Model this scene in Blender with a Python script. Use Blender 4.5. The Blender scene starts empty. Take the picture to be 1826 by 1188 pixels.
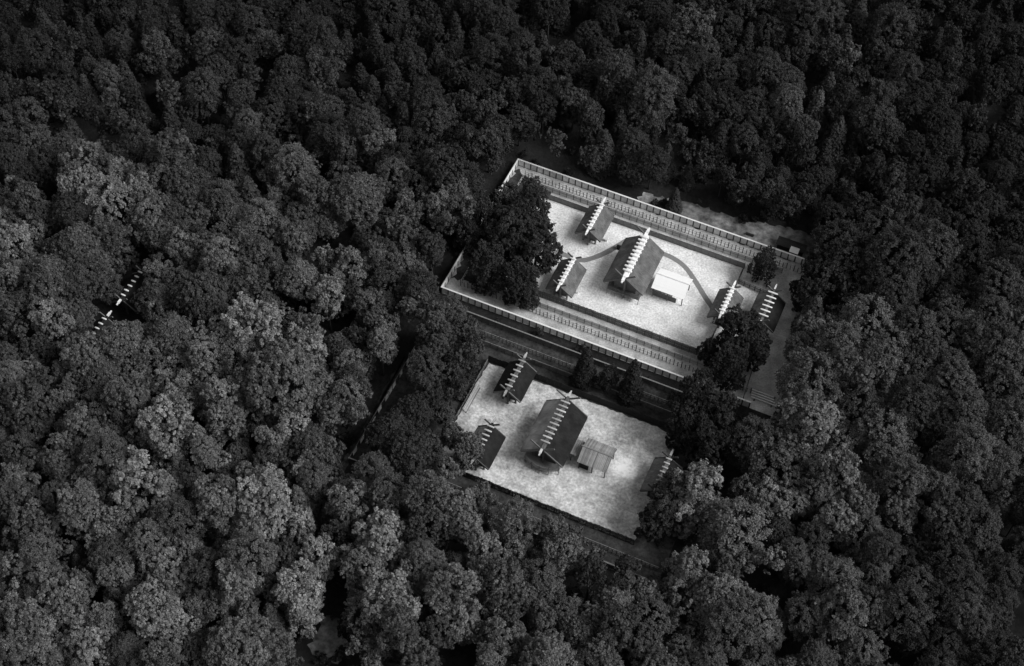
import bpy, math, random
import numpy as np
from mathutils import Matrix, Vector

random.seed(7)
RNG = np.random.default_rng(11)
scene = bpy.context.scene
COL = scene.collection
rad = math.radians

# ------------------------------------------------------------------ camera
F_PX, PITCH, ROLL, HEAD = 2682.5, 0.946317, 0.0473266, 0.379307
CAM = np.array([60.0, -206.0, 306.43])
PW, PH = 1826.0, 1188.0
def cam_axes():
    a, d, r = HEAD, PITCH, ROLL
    h = np.array([-math.sin(a), math.cos(a), 0]); rt = np.array([math.cos(a), math.sin(a), 0]); up = np.array([0, 0, 1.0])
    fw = math.cos(d) * h - math.sin(d) * up
    cu = math.sin(d) * h + math.cos(d) * up
    return (math.cos(r) * rt + math.sin(r) * cu, -math.sin(r) * rt + math.cos(r) * cu, fw)
CX, CY, CF = cam_axes()
cd = bpy.data.cameras.new('camera')
cd.sensor_fit = 'HORIZONTAL'; cd.sensor_width = 36.0; cd.lens = 36.0 * F_PX / PW
cd.clip_start = 1.0; cd.clip_end = 6000.0
cam = bpy.data.objects.new('camera', cd); COL.objects.link(cam)
cam.matrix_world = Matrix(((CX[0], CY[0], -CF[0], CAM[0]), (CX[1], CY[1], -CF[1], CAM[1]), (CX[2], CY[2], -CF[2], CAM[2]), (0, 0, 0, 1)))
scene.camera = cam

# ------------------------------------------------------------------ sky and sun (a black and white photograph: neutral light)
SUN_EL, SUN_AZ = 45.0, 4.0          # azimuth from +X towards +Y
SUN_STRENGTH, SUN_ANGLE, SKY_STRENGTH = 1.6, 26.0, 0.095
world = bpy.data.worlds.new('World'); scene.world = world; world.use_nodes = True
wn = world.node_tree; wn.nodes.clear()
sky = wn.nodes.new('ShaderNodeTexSky'); sky.sky_type = 'NISHITA'; sky.sun_disc = False
sky.sun_elevation = rad(SUN_EL); sky.sun_rotation = rad(90 - SUN_AZ)
bw = wn.nodes.new('ShaderNodeRGBToBW'); bg = wn.nodes.new('ShaderNodeBackground'); wo = wn.nodes.new('ShaderNodeOutputWorld')
bg.inputs['Strength'].default_value = SKY_STRENGTH
wn.links.new(sky.outputs[0], bw.inputs[0]); wn.links.new(bw.outputs[0], bg.inputs['Color']); wn.links.new(bg.outputs[0], wo.inputs[0])
sl = bpy.data.lights.new('sun', 'SUN'); sl.energy = SUN_STRENGTH; sl.angle = rad(SUN_ANGLE)
sun = bpy.data.objects.new('sun', sl); COL.objects.link(sun)
sd = Vector((math.cos(rad(SUN_EL)) * math.cos(rad(SUN_AZ)), math.cos(rad(SUN_EL)) * math.sin(rad(SUN_AZ)), math.sin(rad(SUN_EL))))
sun.rotation_euler = sd.to_track_quat('Z', 'Y').to_euler(); sun.location = (0, 0, 120)
vs = scene.view_settings
vs.view_transform = 'Standard'; vs.look = 'None'; vs.gamma = 1.0; vs.use_curve_mapping = False
vs.exposure = 1.0

# ------------------------------------------------------------------ pixel <-> place
def G(px, py, z=0.0):
    v = CX * ((px - PW / 2) / F_PX) - CY * ((py - PH / 2) / F_PX) + CF
    t = (z - CAM[2]) / v[2]
    p = CAM + v * t
    return float(p[0]), float(p[1])
def P(x, y, z):
    q = np.array([x, y, z]) - CAM
    w = q @ CF
    return PW / 2 + F_PX * (q @ CX) / w, PH / 2 - F_PX * (q @ CY) / w, w

# ------------------------------------------------------------------ materials
def newmat(name):
    m = bpy.data.materials.new(name); m.use_nodes = True
    nt = m.node_tree; b = nt.nodes['Principled BSDF']
    return m, nt, b
def surf(name, lo, hi, scale=3.0, stretch=(1, 1, 1), rough=0.8, bump=0.3, detail=6.0, big=None, bigamt=0.0, spec=0.2, bdist=0.05, rnd=0.0):
    """grey material: fine noise between lo and hi, optionally modulated by a second larger noise"""
    m, nt, b = newmat(name)
    tc = nt.nodes.new('ShaderNodeTexCoord'); mp = nt.nodes.new('ShaderNodeMapping'); mp.inputs['Scale'].default_value = stretch
    nz = nt.nodes.new('ShaderNodeTexNoise'); nz.inputs['Scale'].default_value = scale; nz.inputs['Detail'].default_value = detail; nz.inputs['Roughness'].default_value = 0.65
    nt.links.new(tc.outputs['Object'], mp.inputs['Vector']); nt.links.new(mp.outputs[0], nz.inputs['Vector'])
    r = nt.nodes.new('ShaderNodeMapRange'); r.inputs['From Min'].default_value = 0.3; r.inputs['From Max'].default_value = 0.7
    r.inputs['To Min'].default_value = lo; r.inputs['To Max'].default_value = hi
    nt.links.new(nz.outputs['Fac'], r.inputs['Value'])
    out = r.outputs[0]
    if big:
        n2 = nt.nodes.new('ShaderNodeTexNoise'); n2.inputs['Scale'].default_value = big; n2.inputs['Detail'].default_value = 5.0
        nt.links.new(tc.outputs['Object'], n2.inputs['Vector'])
        r2 = nt.nodes.new('ShaderNodeMapRange'); r2.inputs['From Min'].default_value = 0.35; r2.inputs['From Max'].default_value = 0.65
        r2.inputs['To Min'].default_value = 1 - bigamt; r2.inputs['To Max'].default_value = 1 + bigamt
        nt.links.new(n2.outputs['Fac'], r2.inputs['Value'])
        mu = nt.nodes.new('ShaderNodeMath'); mu.operation = 'MULTIPLY'
        nt.links.new(out, mu.inputs[0]); nt.links.new(r2.outputs[0], mu.inputs[1]); out = mu.outputs[0]
    if rnd:
        oi = nt.nodes.new('ShaderNodeObjectInfo'); r3 = nt.nodes.new('ShaderNodeMapRange'); r3.inputs['To Min'].default_value = 1 - rnd; r3.inputs['To Max'].default_value = 1 + rnd
        nt.links.new(oi.outputs['Random'], r3.inputs['Value'])
        m3 = nt.nodes.new('ShaderNodeMath'); m3.operation = 'MULTIPLY'; nt.links.new(out, m3.inputs[0]); nt.links.new(r3.outputs[0], m3.inputs[1]); out = m3.outputs[0]
    nt.links.new(out, b.inputs['Base Color'])
    b.inputs['Roughness'].default_value = rough; b.inputs['Specular IOR Level'].default_value = spec
    if bump:
        bp = nt.nodes.new('ShaderNodeBump'); bp.inputs['Strength'].default_value = bump; bp.inputs['Distance'].default_value = bdist
        nt.links.new(nz.outputs['Fac'], bp.inputs['Height']); nt.links.new(bp.outputs[0], b.inputs['Normal'])
    return m

M = {}
M['floor'] = surf('forest floor', 0.008, 0.022, 0.9, rough=1.0, bump=0.6, big=0.12, bigamt=0.4, bdist=0.3)
M['white_gravel'] = surf('white gravel', 0.44, 0.92, 2.0, rough=0.95, bump=0.6, big=0.28, bigamt=0.13)
M['grey_gravel'] = surf('grey gravel', 0.27, 0.52, 2.2, rough=0.95, bump=0.5, big=0.3, bigamt=0.25)
M['dark_earth'] = surf('dark earth', 0.018, 0.06, 1.3, rough=1.0, bump=0.6, big=0.25, bigamt=0.4, bdist=0.2)
M['verge'] = surf('trodden verge', 0.05, 0.3, 0.55, rough=1.0, bump=0.6, big=0.18, bigamt=0.6, bdist=0.2)
M['thin_grass'] = surf('thin grass and soil', 0.06, 0.2, 0.8, rough=1.0, bump=0.6, big=0.3, bigamt=0.5, bdist=0.2)
M['veranda'] = surf('weathered veranda boards', 0.1, 0.18, 2.0, (3, 1, 1), rough=0.85, bump=0.2)
M['path'] = surf('dark path', 0.16, 0.24, 2.5, rough=0.95, bump=0.4)
M['white_plank'] = surf('white new planks', 0.86, 0.95, 2.0, rough=0.6, bump=0.05)
M['new_wood'] = surf('pale new cypress', 0.62, 0.82, 2.0, (1, 1, 6), rough=0.6, bump=0.1)
M['white_trim'] = surf('white ridge timber', 0.66, 0.9, 1.5, rough=0.5, bump=0.1, rnd=.1)
M['board'] = surf('fence boards', 0.56, 0.76, 1.6, (0.6, 1, 5), rough=0.8, bump=0.2, big=0.5, bigamt=0.2, rnd=.22)
M['post'] = surf('dark fence post', 0.045, 0.08, 3.0, (2, 2, 0.5), rough=0.85, bump=0.2)
M['mid_post'] = surf('grey fence post', 0.09, 0.16, 3.0, (2, 2, 0.5), rough=0.85, bump=0.2)
M['picket'] = surf('grey pickets', 0.28, 0.44, 2.5, (4, 1, 0.5), rough=0.85, bump=0.2)
M['dark_picket'] = surf('dark mossy pickets', 0.07, 0.13, 2.5, (4, 1, 0.5), rough=0.9, bump=0.2, rnd=.25)
M['black_picket'] = surf('black weathered pickets', 0.010, 0.025, 2.5, (4, 1, 0.5), rough=0.9, bump=0.2)
M['rail'] = surf('pale rail', 0.3, 0.44, 2.0, rough=0.8, bump=0.1)
M['dim_rail'] = surf('weathered rail', 0.12, 0.24, 2.0, rough=0.8, bump=0.1)
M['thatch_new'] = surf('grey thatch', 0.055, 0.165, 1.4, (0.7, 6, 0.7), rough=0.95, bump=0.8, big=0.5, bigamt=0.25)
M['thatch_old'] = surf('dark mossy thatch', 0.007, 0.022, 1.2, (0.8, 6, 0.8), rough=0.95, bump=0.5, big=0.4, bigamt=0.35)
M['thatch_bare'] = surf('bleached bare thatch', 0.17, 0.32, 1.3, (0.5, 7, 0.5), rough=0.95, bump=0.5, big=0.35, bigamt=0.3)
M['wall_wood'] = surf('wall planks', 0.11, 0.19, 2.0, (0.5, 0.5, 4), rough=0.75, bump=0.2)
M['old_wood'] = surf('old dark timber', 0.05, 0.1, 2.0, (0.5, 0.5, 4), rough=0.85, bump=0.2)
M['grey_plank'] = surf('weathered roof planks', 0.15, 0.3, 1.2, (5, 0.6, 0.6), rough=0.8, bump=0.2, rnd=.35)
M['old_log'] = surf('weathered ridge log', 0.3, 0.52, 1.2, rough=0.7, bump=0.1, rnd=.3)
M['old_cap'] = surf('dark ridge cap', 0.06, 0.12, 2.0, rough=0.8, bump=0.1)
M['bark'] = surf('bark', 0.02, 0.05, 2.0, (3, 3, 0.4), rough=0.95, bump=0.5)
M['black'] = surf('black painted wood', 0.01, 0.02, 2.0, rough=0.8, bump=0)

# lower court gravel: mottled, one swept bright patch
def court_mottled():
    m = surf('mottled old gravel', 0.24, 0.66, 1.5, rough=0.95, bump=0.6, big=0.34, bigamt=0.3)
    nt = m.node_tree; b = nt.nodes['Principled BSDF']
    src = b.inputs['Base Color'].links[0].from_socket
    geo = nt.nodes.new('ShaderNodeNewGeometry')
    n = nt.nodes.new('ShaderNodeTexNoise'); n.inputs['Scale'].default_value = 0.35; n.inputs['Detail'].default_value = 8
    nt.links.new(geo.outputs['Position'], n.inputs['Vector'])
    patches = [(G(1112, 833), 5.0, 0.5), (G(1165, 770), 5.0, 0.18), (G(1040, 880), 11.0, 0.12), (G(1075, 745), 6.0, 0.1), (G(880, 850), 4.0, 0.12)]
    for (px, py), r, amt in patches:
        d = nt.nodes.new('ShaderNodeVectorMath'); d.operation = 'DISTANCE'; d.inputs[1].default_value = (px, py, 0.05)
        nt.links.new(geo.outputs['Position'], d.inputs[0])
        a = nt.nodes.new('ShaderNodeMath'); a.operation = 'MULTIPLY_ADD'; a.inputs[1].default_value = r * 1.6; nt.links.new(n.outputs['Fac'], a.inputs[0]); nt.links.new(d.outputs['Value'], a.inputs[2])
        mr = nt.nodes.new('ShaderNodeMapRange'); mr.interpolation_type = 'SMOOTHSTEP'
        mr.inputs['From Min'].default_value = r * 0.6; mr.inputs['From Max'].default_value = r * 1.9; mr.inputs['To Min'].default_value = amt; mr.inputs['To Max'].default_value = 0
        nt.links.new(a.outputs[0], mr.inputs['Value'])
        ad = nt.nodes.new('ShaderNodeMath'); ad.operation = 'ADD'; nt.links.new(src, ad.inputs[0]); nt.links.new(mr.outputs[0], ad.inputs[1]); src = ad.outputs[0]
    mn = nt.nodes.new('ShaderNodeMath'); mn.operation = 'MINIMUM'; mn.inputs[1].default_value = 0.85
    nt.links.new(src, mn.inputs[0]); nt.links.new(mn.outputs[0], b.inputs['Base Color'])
    return m
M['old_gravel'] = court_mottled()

def foliage_mat():
    m, nt, b = newmat('foliage')
    oi = nt.nodes.new('ShaderNodeObjectInfo'); at = nt.nodes.new('ShaderNodeAttribute'); at.attribute_name = 'tone'
    mx = nt.nodes.new('ShaderNodeVectorMath'); mx.operation = 'MULTIPLY'
    nt.links.new(oi.outputs['Color'], mx.inputs[0]); nt.links.new(at.outputs['Fac'], mx.inputs[1])
    nt.links.new(mx.outputs[0], b.inputs['Base Color'])
    b.inputs['Roughness'].default_value = 0.65; b.inputs['Specular IOR Level'].default_value = 0.12
    return m
M['leaf'] = foliage_mat()

# ------------------------------------------------------------------ mesh helpers
class MB:
    def __init__(s): s.v = []; s.f = []
    def add(s, vs, fs):
        o = len(s.v); s.v += [tuple(v) for v in vs]; s.f += [tuple(i + o for i in f) for f in fs]; return s
    def box(s, c, d):
        x, y, z = c; a, b, e = d[0] / 2, d[1] / 2, d[2] / 2
        return s.add([(x + i * a, y + j * b, z + k * e) for k in (-1, 1) for j in (-1, 1) for i in (-1, 1)],
                     [(0, 2, 3, 1), (4, 5, 7, 6), (0, 1, 5, 4), (2, 6, 7, 3), (0, 4, 6, 2), (1, 3, 7, 5)])
    def beam(s, p0, p1, w, h, up=(0, 0, 1)):
        p0, p1 = Vector(p0), Vector(p1); d = (p1 - p0).normalized(); up = Vector(up)
        r = d.cross(up).normalized(); u = r.cross(d).normalized()
        vs = [p + r * (i * w / 2) + u * (j * h / 2) for p in (p0, p1) for j in (-1, 1) for i in (-1, 1)]
        return s.add(vs, [(0, 1, 3, 2), (4, 6, 7, 5), (0, 4, 5, 1), (2, 3, 7, 6), (0, 2, 6, 4), (1, 5, 7, 3)])
    def tube(s, pts, rs, n=8, cap=True):
        o = len(s.v); pts = [Vector(p) for p in pts]
        for i, (p, r) in enumerate(zip(pts, rs)):
            d = (pts[min(i + 1, len(pts) - 1)] - pts[max(i - 1, 0)]).normalized()
            a = Vector((0, 0, 1)) if abs(d.z) < 0.9 else Vector((1, 0, 0))
            u = d.cross(a).normalized(); w = d.cross(u).normalized()
            for k in range(n):
                t = 2 * math.pi * k / n
                s.v.append(tuple(p + u * (r * math.cos(t)) + w * (r * math.sin(t))))
        for i in range(len(pts) - 1):
            for k in range(n):
                a, b = o + i * n + k, o + i * n + (k + 1) % n
                s.f.append((a, b, b + n, a + n))
        if cap:
            s.f.append(tuple(o + k for k in range(n))[::-1]); e = o + (len(pts) - 1) * n; s.f.append(tuple(e + k for k in range(n)))
        return s
    def mesh(s, name, mat, smooth=False):
        m = bpy.data.meshes.new(name); m.from_pydata(s.v, [], s.f)
        m.materials.append(mat)
        if smooth: m.polygons.foreach_set('use_smooth', [True] * len(m.polygons))
        m.update(); return m
    def build(s, name, mat, parent=None, smooth=False):
        return link(name, s.mesh(name, mat, smooth), parent)

def link(name, mesh, parent=None, loc=None, rotz=None, scale=None):
    o = bpy.data.objects.new(name, mesh); COL.objects.link(o)
    if parent: o.parent = parent
    if loc: o.location = loc
    if rotz is not None: o.rotation_euler = (0, 0, rotz)
    if scale: o.scale = scale
    return o
def tag(o, label, cat, group=None):
    o['label'] = label; o['category'] = cat
    if group: o['group'] = group
    return o
def thing(name, label, cat, loc=(0, 0, 0), rotz=0, group=None):
    o = bpy.data.objects.new(name, None); COL.objects.link(o); o.location = loc; o.rotation_euler = (0, 0, rotz)
    o.empty_display_size = 0.5
    return tag(o, label, cat, group)
def structure(o): o['kind'] = 'structure'; return o

def sheet(name, poly, z, mat, sub=0, jag=0.0):
    pts = []
    n = len(poly)
    for i in range(n):
        a, b = poly[i], poly[(i + 1) % n]
        L = math.hypot(b[0] - a[0], b[1] - a[1]); k = max(1, int(L / sub)) if sub else 1
        for j in range(k):
            t = j / k
            pts.append((a[0] + (b[0] - a[0]) * t + random.uniform(-jag, jag), a[1] + (b[1] - a[1]) * t + random.uniform(-jag, jag), z))
    m = bpy.data.meshes.new(name); m.from_pydata(pts, [], [tuple(range(len(pts)))]); m.materials.append(mat); m.update()
    if m.polygons[0].normal.z < 0: m.flip_normals()
    return structure(link(name, m))

# ------------------------------------------------------------------ the ground
fl = MB(); fl.add([(-1500, -1500, 0), (1500, -1500, 0), (1500, 1900, 0), (-1500, 1900, 0)], [(0, 1, 2, 3)])
structure(fl.build('ground', M['floor']))
UX0, UX1, UY0, UY1 = -43.2, 39.6, 3.1, 51.4          # upper board fence
LX0, LX1, LY0, LY1 = -41.2, 36.0, -51.5, -1.0        # lower board fence
sheet('enclosure_ground_upper', [(UX0, UY0), (58, UY0), (58, 50.6), (UX1, UY1), (UX0, UY1)], 0.02, M['grey_gravel'])
sheet('enclosure_ground_lower', [(LX0, LY0), (LX1, LY0), (LX1, LY1), (LX0, LY1)], 0.02, M['dark_earth'])
sheet('court_upper', [(-33, 12.6), (24.5, 12.6), (33.5, 14.0), (33.5, 36.5), (24.5, 38.5), (24.5, 43.6), (-33, 43.6)], 0.04, M['white_gravel'], 1.0, 0.12)
sheet('shade_sheet', [(-42.9, 8.5), (-31, 10.2), (-29.5, 27), (-31, 46), (-42.9, 50)], 0.03, M['dark_earth'], 1.0, 0.6)  # shade under the tree clump, laid on the ground as a dark sheet
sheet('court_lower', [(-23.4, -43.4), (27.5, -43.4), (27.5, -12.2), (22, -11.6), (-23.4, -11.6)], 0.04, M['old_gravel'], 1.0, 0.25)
vp = [G(x, y) for x, y in ((1150, 344), (1190, 354), (1232, 364), (1262, 371), (1300, 384), (1340, 396), (1400, 404), (1470, 428))]
sheet('verge', [(-10, UY1 + 0.1), (52, UY1 + 0.1)] + vp[::-1], 0.02, M['verge'], 0.9, 0.6)
ls = [G(x, y) for x, y in ((726, 632), (700, 668), (650, 760), (600, 842), (560, 880), (575, 900), (632, 815), (722, 660))]
sheet('grass_strip', ls, 0.03, M['dark_earth'], 1.5, 0.4)
cl = [G(590 + 34 * math.cos(t) * (1 + .25 * math.sin(3 * t)), 1142 + 42 * math.sin(t)) for t in np.linspace(0, 6.28, 16)[:-1]]
sheet('clearing', cl, 0.02, M['thin_grass'], 0.8, 0.7)
c2 = [G(1250 + 45 * math.cos(t), 818 + 26 * math.sin(t)) for t in np.linspace(0, 6.28, 16)[:-1]]
sheet('bare_patch', c2, 0.03, M['thin_grass'], 1.0, 0.4)

def ribbon(name, pix, w, z, mat):
    pts = [Vector((*G(x, y), 0)) for x, y in pix]
    out = []                                           # Catmull-Rom
    for i in range(len(pts) - 1):
        p0, p1, p2, p3 = pts[max(i - 1, 0)], pts[i], pts[i + 1], pts[min(i + 2, len(pts) - 1)]
        for k in range(6):
            t = k / 6
            out.append(0.5 * ((2 * p1) + (p2 - p0) * t + (2 * p0 - 5 * p1 + 4 * p2 - p3) * t * t + (3 * p1 - p0 - 3 * p2 + p3) * t ** 3))
    out.append(pts[-1])
    mb = MB(); L = []
    for i, p in enumerate(out):
        d = (out[min(i + 1, len(out) - 1)] - out[max(i - 1, 0)]).normalized(); nrm = Vector((-d.y, d.x, 0))
        j = random.uniform(0.94, 1.06)
        L += [p + nrm * w / 2 * j, p - nrm * w / 2 * j]
    mb.add([(p.x, p.y, z) for p in L], [(2 * i, 2 * i + 1, 2 * i + 3, 2 * i + 2) for i in range(len(out) - 1)])
    return structure(mb.build(name, mat))
ribbon('path', [(965, 440), (990, 449), (1010, 456), (1032, 464), (1052, 462), (1082, 450), (1118, 429)], 1.5, 0.06, M['path'])
ribbon('path', [(1180, 452), (1199, 460), (1221, 476), (1240, 502), (1256, 528), (1275, 556)], 1.4, 0.06, M['path'])

# ------------------------------------------------------------------ fences
def board_panel(w, h, mat, nb=8):
    mb = MB(); bh = (h - 0.25) / nb
    for i in range(nb):
        mb.box((0, random.uniform(-.012, .012), 0.2 + bh * (i + .5)), (w, 0.05, bh - 0.025))
    return mb.mesh('panel', mat)
def picket_panel(w, h, mat, pw=0.2, gap=0.05, alt=0.0, jit=0.06):
    mb = MB(); n = max(1, int(w / (pw + gap))); st = w / n
    for i in range(n):
        hh = h - (alt if i % 2 else 0) + random.uniform(-jit, jit)
        mb.box((-w / 2 + st * (i + .5), random.uniform(-.015, .015), hh / 2), (st - gap, 0.06, hh))
    return mb.mesh('panel', mat)
def fence(name, label, runs, bay, post_h, post_r, post_mat, panel=None, cap=None, rails=(), mid=None, group=None, lean=0.0, skip=0.0, offset=0.0):
    """runs: straight stretches; panel(w) -> mesh; cap=(w,h,mat); rails=[(z,h,mat)]; mid=(h,r) short posts between"""
    x0, y0 = runs[0][0]
    t = thing(name, label, 'fence', (x0, y0, 0), 0, group)
    pm = MB().tube([(0, 0, -0.3), (0, 0, post_h)], [post_r, post_r * .95], 7).mesh('post', post_mat)
    mm = MB().tube([(0, 0, -0.3), (0, 0, mid[0])], [mid[1], mid[1] * .95], 6).mesh('short_post', post_mat) if mid else None
    pans = [panel(bay) for _ in range(3)] if panel else None
    done = set()
    for (ax, ay), (bx, by) in runs:
        L = math.hypot(bx - ax, by - ay); n = max(1, round(L / bay)); st = L / n
        ux, uy = (bx - ax) / L, (by - ay) / L; ang = math.atan2(uy, ux)
        nx, ny = uy, -ux                              # outside of a run laid counter-clockwise
        for k in range(n + 1):
            p = (ax + ux * st * k, ay + uy * st * k)
            key = (round(p[0], 1), round(p[1], 1))
            if key not in done:
                done.add(key)
                o = link('post', pm, t, (p[0] - x0 - nx * offset * -1, p[1] - y0 - ny * offset * -1, random.uniform(-.05, .03)))
                if lean: o.rotation_euler = (random.uniform(-lean, lean), random.uniform(-lean, lean), 0)
            if k < n:
                c = (ax + ux * st * (k + .5) - x0, ay + uy * st * (k + .5) - y0, 0)
                if pans and random.random() >= skip:
                    o = link('panel', random.choice(pans), t, c, ang, (st / bay, 1, random.uniform(.97, 1.02)))
                    if lean: o.rotation_euler = (random.uniform(-lean, lean), 0, ang)
                if mm: link('short_post', mm, t, c)
        for z, h, mat in rails:
            MB().beam((ax - x0, ay - y0, z), (bx - x0, by - y0, z), 0.12, h).build('rail', mat, t)
        if cap:
            w, h, mat = cap
            a = Vector((ax - x0 - ux * .15, ay - y0 - uy * .15, post_h)); b = Vector((bx - x0 + ux * .15, by - y0 + uy * .15, post_h))
            nn = Vector((nx, ny, 0)) * (w / 2); mb = MB()
            vs = []
            for q in (a, b): vs += [q - nn, q + nn, q + nn + Vector((0, 0, h * .5)), q + Vector((0, 0, h)), q - nn + Vector((0, 0, h * .5))]
            mb.add(vs, [(0, 1, 2, 3, 4), (9, 8, 7, 6, 5), (0, 5, 6, 1), (1, 6, 7, 2), (2, 7, 8, 3), (3, 8, 9, 4), (4, 9, 5, 0)])
            mb.build('cap_rail', mat, t)
    return t
def rect(x0, y0, x1, y1):
    return [((x0, y0), (x1, y0)), ((x1, y0), (x1, y1)), ((x1, y1), (x0, y1)), ((x0, y1), (x0, y0))]
def at(n, *a): return [a[i] for i in n]

R_ = rect(UX0, UY0, UX1, UY1)
fence('board_fence', 'pale board fence with white cap around the upper court', [R_[0], R_[2], R_[3]], 1.9, 2.45, 0.17, M['post'],
      lambda w: board_panel(w, 2.4, M['board']), (0.42, 0.16, M['new_wood']))
R2 = rect(UX0 + 3.4, 7.3, 38.6, 48.5)
fence('post_fence', 'open fence of tall and short posts just inside the pale board fence', [R2[0], R2[2], R2[3]], 2.0, 2.3, 0.12, M['post'],
      None, None, [(1.95, .12, M['rail']), (1.1, .08, M['rail'])], (1.7, 0.1))
R3 = rect(UX0 + 6.4, 9.6, 34.0, 46.4)
fence('picket_fence', 'grey picket fence with pale top rail, third ring of the upper court', [R3[0], R3[2], R3[3]], 2.0, 2.0, 0.1, M['mid_post'],
      lambda w: picket_panel(w, 1.75, M['picket'], .16, .07), None, [(1.9, .13, M['rail']), (1.1, .1, M['dim_rail'])])
R4 = rect(-33.2, 12.5, 24.6, 43.7)
fence('palisade', 'dark grey palisade bounding the white gravel of the upper court', [R4[0], ((24.6, 12.5), (24.6, 23.0)), ((24.6, 33.0), (24.6, 43.7)), R4[3]], 2.0, 2.1, 0.11, M['post'],
      lambda w: picket_panel(w, 2.7, M['dark_picket'], .22, .03, .0, .1), None, [(1.7, .12, M['post']), (.7, .12, M['post'])])
fence('railed_fence', 'grey fence of level boards along the back of the white gravel court', [R4[2]], 2.0, 2.0, 0.09, M['mid_post'],
      lambda w: board_panel(w, 1.9, M['dim_rail'], 5), None, [(.22, .14, M['post']), (2.0, .1, M['post'])])
fence('link_fence', 'short dark railed fence joining the two gates of the upper court', [((24.9, 38.3), (33.8, 37.6))], 1.5, 1.9, 0.1, M['post'],
      lambda w: picket_panel(w, 1.5, M['dark_picket'], .14, .1), None, [(1.8, .12, M['mid_post']), (1.2, .1, M['mid_post'])])
a0, a1 = G(1343, 655, 1), G(1326, 708, 1)
fence('side_rail', 'short dark post and rail fence running down beside the gravel at the right end', [(a0, a1)], 1.6, 1.9, 0.11, M['post'],
      None, None, [(1.7, .14, M['post']), (1.0, .12, M['post'])])

S_ = rect(LX0, LY0, LX1, LY1)
fence('board_fence', 'weathered dark board fence with dull cap around the lower court', [S_[0], S_[2]], 1.9, 2.3, 0.12, M['post'],
      lambda w: board_panel(w, 2.25, M['dark_picket']), (0.34, 0.12, M['dim_rail']))
fence('board_fence', 'broken pale fence seen in the gap among trees left of the lower court', [S_[3]], 1.9, 2.2, 0.12, M['post'],
      lambda w: board_panel(w, 2.1, M['new_wood']), None, [(2.2, .15, M['dim_rail'])], None, None, 0.14, 0.35)
S2 = rect(LX0 + 3.4, LY0 + 4.0, LX1 - 1, LY1 - 3.6)
fence('post_fence', 'dark open post fence between the two courts', [S2[0], S2[2]], 2.0, 2.0, 0.1, M['post'],
      None, None, [(1.85, .13, M['dim_rail']), (1.15, .1, M['mid_post'])], (1.5, .08), None, 0.05)
S3 = rect(LX0 + 6.4, LY0 + 6.5, LX1 - 3, LY1 - 6.2)
fence('picket_fence', 'dark picket fence behind the treasuries of the lower court', [S3[2]], 2.0, 1.9, 0.1, M['post'],
      lambda w: picket_panel(w, 1.6, M['dark_picket'], .16, .08), None, [(1.85, .12, M['dim_rail'])], None, None, 0.05)
fence('palisade', 'black weathered palisade bounding the mottled gravel of the lower court', [((-23.6, -43.6), (27.6, -43.6)), ((27.6, -21), (27.6, -12.0)), ((27.6, -11.2), (-23.6, -11.2))], 2.0, 2.0, 0.12, M['black'],
      lambda w: picket_panel(w, 2.5, M['black_picket'], .22, .03, 0, .14), None, [(1.6, .12, M['black'])], None, None, 0.03)
fence('palisade', 'grey broken palisade along the left edge of the lower court', [((-23.6, -11.6), (-23.6, -43.0))], 2.0, 1.7, 0.11, M['post'],
      lambda w: picket_panel(w, 1.5, M['dark_picket'], .2, .06, 0, .2), None, [(1.3, .12, M['dim_rail'])], None, None, 0.08, 0.15)

# ------------------------------------------------------------------ shrine buildings (ridge along local Y, front towards +X)
def roof_slope(side, L, W, ze, rise, th, nseg, sag=0.0):
    """one thick thatched slope, slightly uneven"""
    mb = MB(); nu, nv = nseg, 9
    sl = Vector((side * W, 0, -rise)).normalized(); nrm = Vector((side * rise, 0, W)).normalized()
    top = {}; bot = {}
    for i in range(nu + 1):
        y = -L + 2 * L * i / nu
        for j in range(nv + 1):
            t = j / nv
            edge = 1.0 if 0 < i < nu else 0.75
            thick = th * (1 - 0.28 * t) * edge * (0.8 if j == nv else 1)
            p = Vector((side * W * t, y * (1 + 0.012 * (1 - t)), ze + rise * (1 - t)))
            p.z -= sag * math.sin(math.pi * t)
            q = p + nrm * (thick + random.uniform(-.035, .035))
            if j == 0: q.x = 0; q.z = ze + rise + th * 1.25
            top[i, j] = len(mb.v); mb.v.append(tuple(q))
            bot[i, j] = len(mb.v); mb.v.append(tuple(p))
    for i in range(nu):
        for j in range(nv):
            f = (top[i, j], top[i, j + 1], top[i + 1, j + 1], top[i + 1, j]); g = (bot[i, j], bot[i + 1, j], bot[i + 1, j + 1], bot[i, j + 1])
            if side < 0: f = f[::-1]; g = g[::-1]
            mb.f += [f, g]
        e = (top[i, nv], bot[i, nv], bot[i + 1, nv], top[i + 1, nv])
        mb.f.append(e if side > 0 else e[::-1])
    for j in range(nv):
        for i in (0, nu):
            e = (top[i, j], bot[i, j], bot[i, j + 1], top[i, j + 1])
            mb.f.append(e if (side > 0) == (i == 0) else e[::-1])
    return mb

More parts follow.
